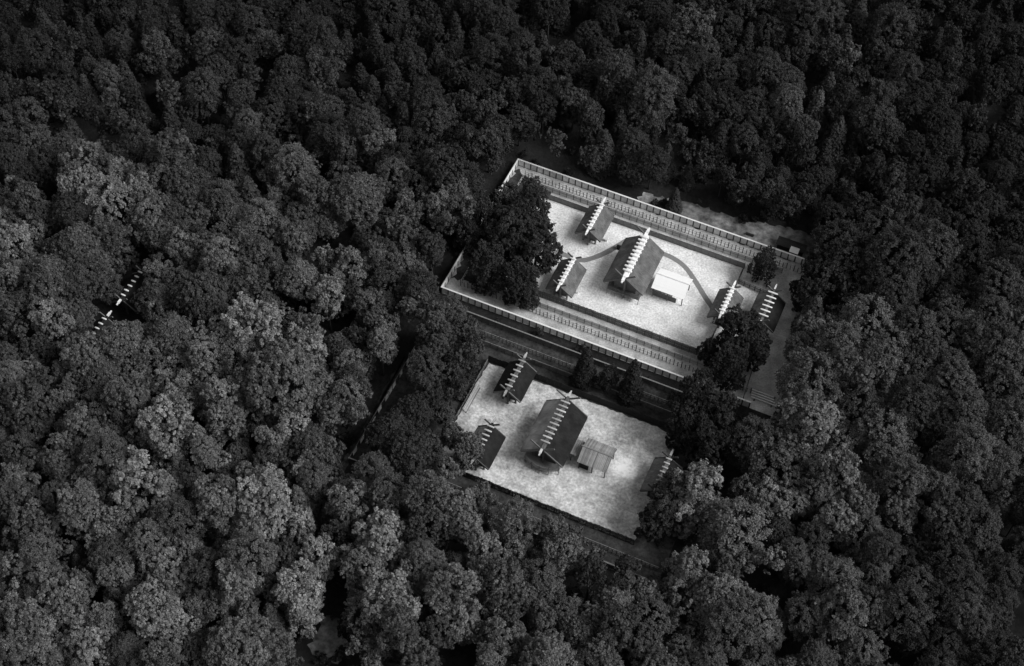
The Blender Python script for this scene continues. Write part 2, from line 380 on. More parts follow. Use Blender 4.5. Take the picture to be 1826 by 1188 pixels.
def shrine(name, label, cat, loc, L, W, ze, rise, th, logs, log_len, log_r, chigi, mats, group=None, body=None, floor=1.6, veranda=0.0, fork=(1, 1), bow=False, gate=False, span=0.86, capw=0.5, rot=0):
    """mats: left thatch, right thatch, cap, log, timber, wall, finial"""
    tl, tr, mcap, mlog, mtim, mwall, mfin = mats
    t = thing(name, label, cat, (*loc, 0), rot, group)
    ns = int(L * 3)
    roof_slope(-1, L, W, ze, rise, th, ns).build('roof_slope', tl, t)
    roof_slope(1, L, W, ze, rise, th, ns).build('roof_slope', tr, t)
    zr = ze + rise + th * 1.05
    # ridge: two sloping cover boards, a flat top board and projecting beam ends
    for s in (-1, 1):
        k = rise / W
        MB().beam((s * capw * .55, -L - .35, zr + .16 - capw * .28), (s * capw * .55, L + .35, zr + .16 - capw * .28), capw * 1.05, .12, (s * k, 0, 1)).build('ridge_board', mcap, t)
    MB().box((0, 0, zr + .36), (capw * 1.1, 2 * L + .9, .18)).build('ridge_cap', mcap, t)
    for s in (-1, 1):
        mb = MB().box((0, s * (L + 1.0), zr + .2), (capw * .95, 1.3, .5)); mb.box((0, s * (L + 1.95), zr + .16), (capw * .55, .7, .34))
        mb.build('ridge_beam_end', mlog, t)
    lm = MB().tube([(-log_len / 2, 0, 0), (-log_len * .46, 0, 0), (0, 0, 0), (log_len * .46, 0, 0), (log_len / 2, 0, 0)], [log_r * .72, log_r * .85, log_r * 1.1, log_r * .85, log_r * .72], 10).mesh('ridge_log', mlog, True)
    for i in range(logs):
        y = (-1 + 2 * i / (logs - 1)) * L * span
        link('ridge_log', lm, t, (random.uniform(-.03, .03), y, zr + .45 + log_r))
    # forked finials: barge boards running on past the ridge
    ang = Vector((W, 0, rise)).normalized()
    for e in (-1, 1):
        for s in (-1, 1):
            a = Vector((-s * W * 1.0, e * (L + .16 + .1 * (s > 0)), ze + .12)); top = Vector((0, a.y, ze + rise + .12))
            b = top + Vector((s * ang.x, 0, ang.z)) * chigi
            mb = MB().beam(a, b, .22, .42, (0, 0, 1))
            mb.build('forked_finial', mfin, t)
    # body
    bx, by = body or (W * .55, L * .72)
    wall_top = ze + rise * (1 - bx / W) - .05
    pm = MB().tube([(0, 0, -.3), (0, 0, wall_top)], [.24, .22], 10).mesh('post', mtim)
    nyp = 4 if by > 4 else 3
    for sx in (-1, 0, 1):
        for k in range(nyp):
            y = -by + 2 * by * k / (nyp - 1)
            if sx == 0 and 0 < k < nyp - 1: continue
            link('post', pm, t, (sx * bx, y, 0))
    kp = MB().tube([(0, 0, -.3), (0, 0, ze + rise - .1)], [.3, .24], 10).mesh('ridge_post', mtim)
    for s in (-1, 1): link('ridge_post', kp, t, (0, s * (by + .9), 0))
    MB().box((0, 0, floor - .12), (2 * bx + .5, 2 * by + .5, .24)).build('floor', mtim, t)
    if not gate:
        for s in (-1, 1):
            n = 9; hh = (wall_top - floor) / n
            mx = MB(); my = MB()
            for k in range(n):
                z = floor + hh * (k + .5)
                mx.box((s * bx, 0, z), (.1 + .02 * (k % 2), 2 * by - .2, hh - .02)); my.box((0, s * by, z), (2 * bx - .2, .1 + .02 * (k % 2), hh - .02))
            mx.build('wall', mwall, t); w = my
            w.add([(-bx, s * by, wall_top), (bx, s * by, wall_top), (0, s * by, ze + rise - .1)], [(0, 1, 2)] if s < 0 else [(2, 1, 0)])
            w.build('wall', mwall, t)
        MB().box((bx + .1, 0, floor + 1.1), (.1, 1.9, 2.1)).build('door', mtim, t)
    else:
        for s in (-1, 1):
            MB().box((0, s * by * .55, 1.3), (.14, by * .8, 2.4)).build('door', mwall, t)
    for s in (-1, 1):
        MB().beam((s * bx, -L + .2, wall_top), (s * bx, L - .2, wall_top), .28, .34).build('eave_beam', mtim, t)
        MB().beam((-bx - .6, s * by, wall_top - .2), (bx + .6, s * by, wall_top - .2), .28, .34).build('cross_beam', mtim, t)
    if veranda:
        vx, vy = bx + veranda, by + veranda
        fr = MB(); rl = MB()
        deck = []
        def edge(k0):
            pts = []
            cs = [(-vx, -vy), (vx, -vy), (vx, vy), (-vx, vy)]
            for q in range(4):
                (ax, ay), (bx_, by_) = cs[q], cs[(q + 1) % 4]
                for k in range(8):
                    u = k / 8; x = ax + (bx_ - ax) * u; y = ay + (by_ - ay) * u
                    if bow and q == 0: y -= 1.5 * math.sin(math.pi * u)
                    pts.append((x, y))
            return pts
        pts = edge(0); n = len(pts)
        fr.add([(x, y, floor - .3) for x, y in pts] + [(x, y, floor - .06) for x, y in pts], [tuple(range(n))[::-1], tuple(range(n, 2 * n))] + [(k, (k + 1) % n, n + (k + 1) % n, n + k) for k in range(n)])
        fr.build('veranda', M['veranda'] if bow else mtim, t)
        for z in (floor + .45, floor + .95):
            rr = MB()
            for k in range(n):
                p, q = pts[k], pts[(k + 1) % n]
                if abs(p[0] - vx) < .01 and abs(q[0] - vx) < .01 and abs((p[1] + q[1]) / 2) < 1.6: continue
                rr.beam((p[0] * .97, p[1] * .985, z), (q[0] * .97, q[1] * .985, z), .13, .13)
            rr.build('railing', mfin if not bow else M['veranda'], t)
        sp = MB().tube([(0, 0, 0), (0, 0, floor + 1.05)], [.08, .08], 6).mesh('railing_post', mtim)
        for k in range(0, n, 2): link('railing_post', sp, t, (pts[k][0] * .97, pts[k][1] * .985, 0))
    return t

NEW = (M['thatch_new'], M['thatch_new'], M['white_trim'], M['white_trim'], M['wall_wood'], M['wall_wood'], M['mid_post'])
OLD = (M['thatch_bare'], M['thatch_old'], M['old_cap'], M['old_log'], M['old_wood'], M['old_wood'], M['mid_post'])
DRK = (M['thatch_old'], M['thatch_old'], M['old_cap'], M['old_log'], M['old_wood'], M['old_wood'], M['mid_post'])
FAR = (M['thatch_old'], M['thatch_old'], M['black'], M['white_trim'], M['old_wood'], M['old_wood'], M['mid_post'])

shrine('main_hall', 'large grey thatched hall with ten white ridge logs on white gravel', 'hall', (-0.6, 28.0), 7.5, 5.3, 5.0, 4.2, .55, 10, 2.4, .31, 3.6, NEW, 'the two main halls', (2.8, 5.6), 2.2, 1.6, span=.8, capw=.75)
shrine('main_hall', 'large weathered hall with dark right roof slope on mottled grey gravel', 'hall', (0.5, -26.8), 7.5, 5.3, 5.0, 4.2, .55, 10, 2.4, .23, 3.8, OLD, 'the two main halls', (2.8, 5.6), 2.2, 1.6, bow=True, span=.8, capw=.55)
def treasury(label, loc, mats, L=4.7, W=3.55, logs=6, n='treasury', cat='storehouse', gate=False, ze=3.6, rise=2.9, group=None, span=.84, capw=.5, ll=1.7):
    return shrine(n, label, cat, loc, L, W, ze, rise, .42, logs, ll, .22, 2.4, mats, group, (1.7, 3.2), 1.5 if not gate else .25, 0, gate=gate, span=span, capw=capw)
def place(px, py, z=7.0): return G(px, py, z)
tg = 'thatched storehouses and gates'
treasury('thatched storehouse with white ridge nearest the back fence of the upper court', place(1062, 386), NEW, logs=7, group=tg)
treasury('thatched storehouse with white ridge beside the big dark tree, near front palisade', place(1011, 484), NEW, logs=7, group=tg)
treasury('thatched gate with white ridge where the dark path ends', place(1297, 534), NEW, 4.5, 3.2, 7, 'gate', 'gate', True, 3.4, 2.6, tg)
treasury('outermost thatched gate with spiky white ridge logs at right end of upper court', place(1369, 545), (M['thatch_new'], M['thatch_old'], M['thatch_new'], M['white_trim'], M['wall_wood'], M['wall_wood'], M['mid_post']), 4.9, 3.6, 6, 'gate', 'gate', True, 3.7, 2.9, tg, .78, .4, 2.6)
treasury('dark thatched storehouse in the far left corner of the lower court', place(919, 668), DRK, logs=6, group=tg, ll=1.9)
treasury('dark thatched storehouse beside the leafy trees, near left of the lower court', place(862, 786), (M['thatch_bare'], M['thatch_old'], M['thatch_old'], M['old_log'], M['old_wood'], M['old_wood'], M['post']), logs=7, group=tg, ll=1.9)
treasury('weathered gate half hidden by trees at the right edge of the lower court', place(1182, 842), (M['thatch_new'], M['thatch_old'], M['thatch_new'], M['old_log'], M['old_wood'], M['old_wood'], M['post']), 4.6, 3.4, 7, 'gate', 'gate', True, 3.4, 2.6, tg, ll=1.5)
treasury('small dark roofed shrine with white ridge logs deep in the left forest, nearer one', place(170, 590, 7.5), FAR, logs=6, n='forest_shrine', cat='shrine', group='shrine roofs in the left forest', ll=1.25)
treasury('small dark roofed shrine with white ridge logs deep in the left forest, farther one', place(235, 506, 7.5), FAR, logs=6, n='forest_shrine', cat='shrine', group='shrine roofs in the left forest', ll=1.25)

# stair canopies in front of the main halls (ridge along X)
def canopy(label, x0, x1, yc, ze, rise, half, mat, pw, loc_mat, ridge_mat, group, side_mat, side_len):
    t = thing('stair_canopy', label, 'canopy', (x0, yc, 0), 0, group)
    n = int((x1 - x0) / pw); st = (x1 - x0) / n
    for s in (-1, 1):
        k = Vector((0, s * half, -rise))
        var = []
        for v in range(4):
            lift = random.uniform(0, .03)
            var.append(MB().beam((0, 0, rise + lift), (0, s * (half + random.uniform(-.06, .06)), lift), st - (.008 if mat is M['white_plank'] else .03), .07).mesh('roof_plank', mat))
        for i in range(n):
            link('roof_plank', var[i % 4], t, (st * (i + .5), 0, ze + random.uniform(0, .02)))
    MB().beam((-.2, 0, ze + rise + .1), (x1 - x0 + .2, 0, ze + rise + .1), .3, .16).build('ridge_board', ridge_mat, t)
    pm = MB().tube([(0, 0, -.3), (0, 0, ze + .3)], [.14, .13], 8).mesh('post', loc_mat)
    for x in (.4, (x1 - x0) / 2, x1 - x0 - .5):
        for s in (-1, 1): link('post', pm, t, (x, s * half * .8, 0))
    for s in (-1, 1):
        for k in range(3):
            MB().box((side_len / 2 + .3, s * half * .72, .3 + .62 * k), (side_len, .08, .6)).build('shade_board', side_mat, t)  # boards added to stand in for the dark shade under the eaves
    for i in range(9):
        u = i / 8
        MB().box((.2 + (x1 - x0) * .55 * u, 0, 2.0 - 1.75 * u), (.42, 2.6, .16)).build('step', loc_mat, t)
    return t
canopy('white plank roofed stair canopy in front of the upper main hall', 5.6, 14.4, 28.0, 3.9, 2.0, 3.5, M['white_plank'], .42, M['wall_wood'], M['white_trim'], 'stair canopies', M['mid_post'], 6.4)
canopy('grey weathered plank roofed stair canopy beside the lower main hall', 8.0, 15.4, -27.2, 3.7, 1.7, 3.6, M['grey_plank'], .36, M['old_wood'], M['dim_rail'], 'stair canopies', M['black'], 2.4)
t = thing('lean_to_roof', 'lower plank roof between the weathered hall and its stair canopy', 'roof', (6.2, -27.0, 0))
for i in range(6):
    MB().box((-.5 + .44 * i, random.uniform(-.1, .1), 3.35 + random.uniform(0, .03)), (.4, 4.6 - .15 * (i % 3), .07)).build('roof_plank', M['grey_plank'], t)
pm = MB().tube([(0, 0, -.3), (0, 0, 3.35)], [.13, .12], 8).mesh('post', M['old_wood'])
for x in (-.3, 1.5):
    for s in (-1, 1): link('post', pm, t, (x, s * 1.9, 0))

# ------------------------------------------------------------------ small things
def small_box(name, label, cat, pix, size, mat, lidmat):
    x, y = G(*pix); t = thing(name, label, cat, (x, y, .04))
    MB().box((0, 0, size[2] / 2), size).build('body', mat, t)
    mb = MB(); a, b, h = size[0] / 2 + .15, size[1] / 2 + .15, size[2]
    mb.add([(-a, -b, h + .01), (a, -b, h + .01), (a, b, h + .01), (-a, b, h + .01), (-a, 0, h + .4), (a, 0, h + .4)], [(3, 2, 1, 0), (0, 1, 5, 4), (2, 3, 4, 5), (0, 4, 3), (1, 2, 5)])
    mb.build('lid', lidmat, t); return t
small_box('wooden_box', 'small black box under the left eave of the upper main hall, on the dark path', 'box', (1103, 444), (.8, .8, 1.0), M['black'], M['black'])
small_box('offering_stand', 'small white stand beside the dark path gate, near its left corner', 'stand', (1271, 574), (1.0, .9, 1.3), M['white_trim'], M['white_trim'])
for (px, py), lab in (((1081, 430), 'small white stand at the corner of the back storehouse of the upper court'), ((1029, 523), 'small white stand at the corner of the front storehouse of the upper court')):
    small_box('marker_stand', lab, 'stand', (px, py), (.6, .6, .9), M['white_trim'], M['white_trim'])
small_box('marker_stand', 'small pale stand standing between the two thatched gates', 'stand', (1326, 553), (.9, .7, .8), M['new_wood'], M['new_wood'])
# huts behind the back fence
def hut(label, px, py, sx, sy, hgt, mroof, mwall, name='hut', cat='hut', rise=.9):
    x, y = G(px, py, hgt); t = thing(name, label, cat, (x, y, 0))
    MB().box((0, 0, (hgt - .2) / 2), (sx, sy, hgt - .2)).build('wall', mwall, t)
    for s in (-1, 1):
        MB().beam((0, 0, hgt + rise), (0, s * (sy / 2 + .4), hgt - .15), sx + .8, .1).build('roof_slope', mroof, t)
    MB().box((0, -sy / 2 - .03, .95), (.9, .06, 1.8)).build('door', M['black'], t)
    return t
hut('long low black roofed shed behind the right end of the back fence', 1412, 436, 7.0, 2.2, 2.0, M['black'], M['black'], 'shed', 'shed', .5)
hut('tiny hut with a pale gabled roof between black shed and back fence', 1417, 446, 1.6, 1.2, 2.4, M['new_wood'], M['old_wood'], rise=.5)
t = thing('bench', 'low dark bench on pale ground behind the back fence', 'bench', (*G(1337, 420), 0))
MB().box((0, 0, .5), (2.2, .6, .1)).build('seat', M['black'], t)
for s in (-1, 1): MB().box((s * .9, 0, .2), (.15, .5, .5)).build('leg', M['black'], t)
t = thing('timber_stack', 'pale long timbers laid side by side at right end of the board fence', 'timber', (*G(1363, 712), 0))
for i in range(4): MB().box((-.3 * i, -1.0 + .72 * i, .45), (6.4 - .3 * i, .32, .26)).build('timber', M['new_wood'], t)
for s in (-1, 1): MB().box((s * 2.2, 0, .16), (.3, 3.2, .32)).build('bearer', M['old_wood'], t)
t = thing('gate_leaf', 'pale plank panel leaning along left edge of the lower court', 'gate', (*G(842, 712), 0))
for i in range(5): MB().beam((-.5 + .22 * i, -4.3 + .1 * (i % 2), 1.3 - .26 * i), (-.5 + .22 * i, 3.9 - .1 * (i % 3), 1.3 - .26 * i), .24, .07, (.7, 0, .7)).build('plank', M['rail'] if i % 2 else M['grey_plank'], t)
for y in (-3, 0, 3): MB().beam((-.6, y, 0), (-.6, y, 1.35), .12, .12, (1, 0, 0)).build('post', M['old_wood'], t)

# ------------------------------------------------------------------ trees
def unit(v): return v / np.maximum(np.linalg.norm(v, axis=-1, keepdims=True), 1e-9)
def leaves_mesh(name, pos, nrm, size, tone):
    n = len(pos); r = RNG.normal(size=(n, 3)); u = unit(np.cross(nrm, r)); w = np.cross(nrm, u)
    a = size[:, None]; b = (size * RNG.uniform(.55, .95, n))[:, None]
    V = np.empty((n, 4, 3), np.float32)
    V[:, 0] = pos - u * a; V[:, 1] = pos - w * b; V[:, 2] = pos + u * a; V[:, 3] = pos + w * b
    V[:, 0] -= nrm * (size * .25)[:, None]; V[:, 2] -= nrm * (size * .25)[:, None]
    m = bpy.data.meshes.new(name); m.vertices.add(n * 4); m.loops.add(n * 4); m.polygons.add(n)
    m.vertices.foreach_set('co', V.ravel()); m.loops.foreach_set('vertex_index', np.arange(n * 4, dtype=np.int32))
    m.polygons.foreach_set('loop_start', np.arange(0, n * 4, 4, dtype=np.int32)); m.polygons.foreach_set('loop_total', np.full(n, 4, np.int32))
    m.update(); at_ = m.attributes.new('tone', 'FLOAT', 'FACE'); at_.data.foreach_set('value', tone.astype(np.float32))
    m.materials.append(M['leaf']); return m
def puffs_to_leaves(pc, pr, ptone, center, per, leaf, up=.55, keep=.0):
    k = len(pc); idx = np.repeat(np.arange(k), per)
    out = unit(pc - center)
    d = unit(RNG.normal(size=(len(idx), 3)) + out[idx] * 1.0 + np.array([0, 0, up]))
    asc = RNG.uniform(.65, 1.5, (k, 3))
    pos = pc[idx] + d * asc[idx] * pr[idx][:, None] * RNG.uniform(.5, 1.2, len(idx))[:, None]
    nrm = unit(d * .9 + RNG.normal(size=d.shape) * .5 + np.array([0, 0, .5]))
    sz = leaf * RNG.uniform(.5, 1.4, len(idx))
    tn = ptone[idx] * RNG.uniform(.55, 1.45, len(idx))
    return pos, nrm, sz, tn
def crown_b(seed, R, lobes, leaf, per, flat=1.0, depth=1.0, pmin=.03, pmax=.1, pn=70):
    """broadleaf crown: a deep ovoid of uneven boughs, each covered with sprays of leaves"""
    r = np.random.default_rng(seed)
    lc = []; lr = []
    for i in range(lobes):
        a = 2.4 * i + r.uniform(-.6, .6); u = (i + .5) / lobes
        z = R * (.75 - (1.1 + depth) * u ** 1.2)
        prof = math.sqrt(max(.05, 1 - (z / (R * 1.0)) ** 2)) if z > 0 else 1.0 - .18 * (-z / R)
        q = R * prof * r.uniform(.45, .86)
        lc.append((q * math.cos(a), q * math.sin(a), z * r.uniform(.85, 1.15))); lr.append(R * r.uniform(.14, .34))
    lc.append((r.uniform(-.15, .15) * R, r.uniform(-.15, .15) * R, R * .5)); lr.append(R * .4)
    lc.append((0, 0, -R * .1)); lr.append(R * .58)
    lc = np.array(lc); lr = np.array(lr)
    pc = []; pr = []; pt = []
    for i in range(len(lc)):
        n = int(pn * (lr[i] / (R * .4)) ** 2)
        dd = unit(r.normal(size=(n, 3)) + unit(lc[i] * np.array([1, 1, .3]) + 1e-6) * .5 + np.array([0, 0, .35]))
        wob = 1 + .22 * np.sin(dd[:, 0] * 5 + seed) * np.sin(dd[:, 1] * 6 + i) + r.normal(size=n) * .12
        p = lc[i] + dd * (lr[i] * wob)[:, None]
        ins = np.zeros(n, bool)
        for j in range(len(lc)):
            if j != i: ins |= np.linalg.norm(p - lc[j], axis=1) < lr[j] * .8
        p = p[~ins]; tl = r.uniform(.62, 1.38)
        pc.append(p); pr.append(R * r.uniform(pmin, pmax, len(p)) * r.choice([.7, 1, 1.3], len(p))); pt.append(tl * r.uniform(.7, 1.3, len(p)))
    pc = np.vstack(pc); pr = np.concatenate(pr); pt = np.concatenate(pt)
    pc[:, 2] *= flat
    return puffs_to_leaves(pc, pr, pt, np.array([0, 0, -R * .4]), per, leaf)
def crown_s(seed, R, leaf, per, tall=.95, pointy=1.0):
    """smooth dense dome with fine leafage"""
    r = np.random.default_rng(seed); n = 560
    ph = r.uniform(0, 2 * np.pi, n); z = r.uniform(-.35, 1, n)
    z = np.where(z < 0, z * 2.6, z)
    rr = np.where(z < 0, 1 + .22 * z, np.sqrt(np.maximum(0, 1 - np.abs(z) ** (1.6 * pointy)))) if pointy <= 1 else np.clip((1 - np.maximum(z, 0)) ** .75, 0, 1) * (z > 0) + (1 + .22 * z) * (z <= 0)
    wob = 1 + .12 * np.sin(3 * ph + seed) + .08 * np.sin(5 * ph + 4 * z + seed)
    pc = np.stack([R * rr * wob * np.cos(ph), R * rr * wob * np.sin(ph), R * tall * z], 1) * r.uniform(.78, 1.04, (n, 1))
    pr = R * r.uniform(.05, .13, n); pt = r.uniform(.7, 1.3, n)
    return puffs_to_leaves(pc, pr, pt, np.array([0, 0, -R * .3]), per, leaf)
def crown_c(seed, R, H, leaf, tiers=15):
    """conifer: tiers of drooping sprays"""
    r = np.random.default_rng(seed); P_, N_, S_l, T_ = [], [], [], []
    for k in range(tiers):
        u = (k + .5) / tiers; z = H * (u - .45); rad_ = R * (1 - u) ** .72 * r.uniform(.9, 1.1) + .25
        nb = max(5, int(17 * (1 - u) + 4))
        for b in range(nb):
            ph = 2 * np.pi * (b + r.uniform(-.35, .35)) / nb; L = rad_ * r.uniform(.78, 1.12)
            m = int(40 * L / R) + 12
            t = r.uniform(.15, 1, m) ** .7
            sp = .16 * L + .12
            x = t * L; lat = r.normal(size=m) * sp * (1.15 - t * .5)
            zz = z - .28 * L * t ** 2 + r.normal(size=m) * .13 + .15
            c, s = np.cos(ph), np.sin(ph)
            P_.append(np.stack([c * x - s * lat, s * x + c * lat, zz], 1))
            nn = np.stack([c * .55 * t, s * .55 * t, np.full(m, .8)], 1) + r.normal(size=(m, 3)) * .35
            N_.append(unit(nn)); S_l.append(leaf * r.uniform(.6, 1.3, m)); T_.append(r.uniform(.75, 1.2) * r.uniform(.8, 1.2, m))
    return np.vstack(P_), np.vstack(N_), np.concatenate(S_l), np.concatenate(T_)

VAR = {'b': [], 's': [], 'c': [], 'f': []}      # (crown mesh, base radius, height of crown centre above crown bottom)
PUFF = [(.05, .13, 52, 44, .26), (.035, .10, 76, 32, .23), (.025, .08, 100, 25, .21)]      # billowy, middling, fine leaved
for i in range(12):
    R = 6.0; p0, p1, pn, per, lf = PUFF[i % 3]
    VAR['b'].append((leaves_mesh('crown', *crown_b(100 + i, R, 18 + (i * 5) % 13, lf, per, .95 + .08 * (i % 4), .7 + .25 * (i % 3), p0, p1, pn)), R))
for i in range(6):
    R = 6.0; VAR['s'].append((leaves_mesh('crown', *crown_s(200 + i, R, .22, 34, .8 + .07 * (i % 3), 1.0 if i % 3 else 1.6)), R))
def crown_f(seed, R, leaf):
    """soft feathery crown: many upswept drooping sprays over an uneven ovoid"""
    r = np.random.default_rng(seed); n = 520
    u = r.uniform(0, 1, n); ph = r.uniform(0, 2 * np.pi, n); z = R * (1.05 - 2.5 * u ** 1.15)
    rr = np.where(z > 0, np.sqrt(np.maximum(0.02, 1 - (z / (1.08 * R)) ** 2)), 1 - .15 * (-z / R)) * (1 + .2 * np.sin(3 * ph + seed) * np.cos(2.2 * z / R * 2 + seed) + .14 * np.sin(7 * ph + 3 * z / R))
    base = np.stack([np.cos(ph) * rr * R * .84, np.sin(ph) * rr * R * .84, z], 1)
    out = unit(np.stack([np.cos(ph), np.sin(ph), .55 + z / R * .8], 1)); per = 34
    idx = np.repeat(np.arange(n), per); t = r.uniform(-.35, 1, len(idx)); L = R * r.uniform(.1, .26, n)
    pos = base[idx] + out[idx] * (t * L[idx])[:, None] + r.normal(size=(len(idx), 3)) * (R * .035) - np.array([0, 0, 1.0]) * (np.maximum(t, 0) ** 2 * L[idx] * .5)[:, None]
    nrm = unit(out[idx] * .6 + r.normal(size=pos.shape) * .5 + np.array([0, 0, .7]))
    return pos, nrm, leaf * r.uniform(.5, 1.3, len(idx)), (r.uniform(.7, 1.3, n)[idx]) * r.uniform(.6, 1.4, len(idx))
for i in range(6):
    R = 6.0; VAR['f'].append((leaves_mesh('crown', *crown_f(600 + i, R, .2)), R))
for i in range(6):
    R = 4.5; VAR['c'].append((leaves_mesh('crown', *crown_c(300 + i, R, 13.0 + i % 3, .30, 16)), R))
LOW = {'b': [leaves_mesh('low_crown', *crown_b(400 + i, 6.0, 12, .6, 7, 1.0, .8, .05, .12, 26)) for i in range(2)]}

def trunk_mesh(seed, h, r0, limbs=5):
    r = random.Random(seed); mb = MB()
    pts = [(0, 0, -.4)]; x = y = 0
    for k in range(1, 6):
        x += r.uniform(-.12, .12); y += r.uniform(-.12, .12); pts.append((x, y, h * k / 5))
    mb.tube(pts, [r0 * 1.25, r0 * .95, r0 * .8, r0 * .65, r0 * .5, r0 * .3], 8)
    for k in range(limbs):
        a = 2 * math.pi * k / limbs + r.uniform(-.4, .4); z = h * r.uniform(.5, .8); L = h * r.uniform(.22, .34)
        mb.tube([(0, 0, z), (math.cos(a) * L * .5, math.sin(a) * L * .5, z + L * .35), (math.cos(a) * L, math.sin(a) * L, z + L * .85)], [r0 * .42, r0 * .28, r0 * .1], 6)
    return mb.mesh('trunk', M['bark'], True)
TRUNK = {'b': [trunk_mesh(i, 10.0, .42, 6) for i in range(3)], 's': [trunk_mesh(10 + i, 10.0, .38, 5) for i in range(2)], 'c': [trunk_mesh(20 + i, 10.0, .32, 0) for i in range(2)], 'f': [trunk_mesh(30 + i, 10.0, .36, 5) for i in range(2)]}

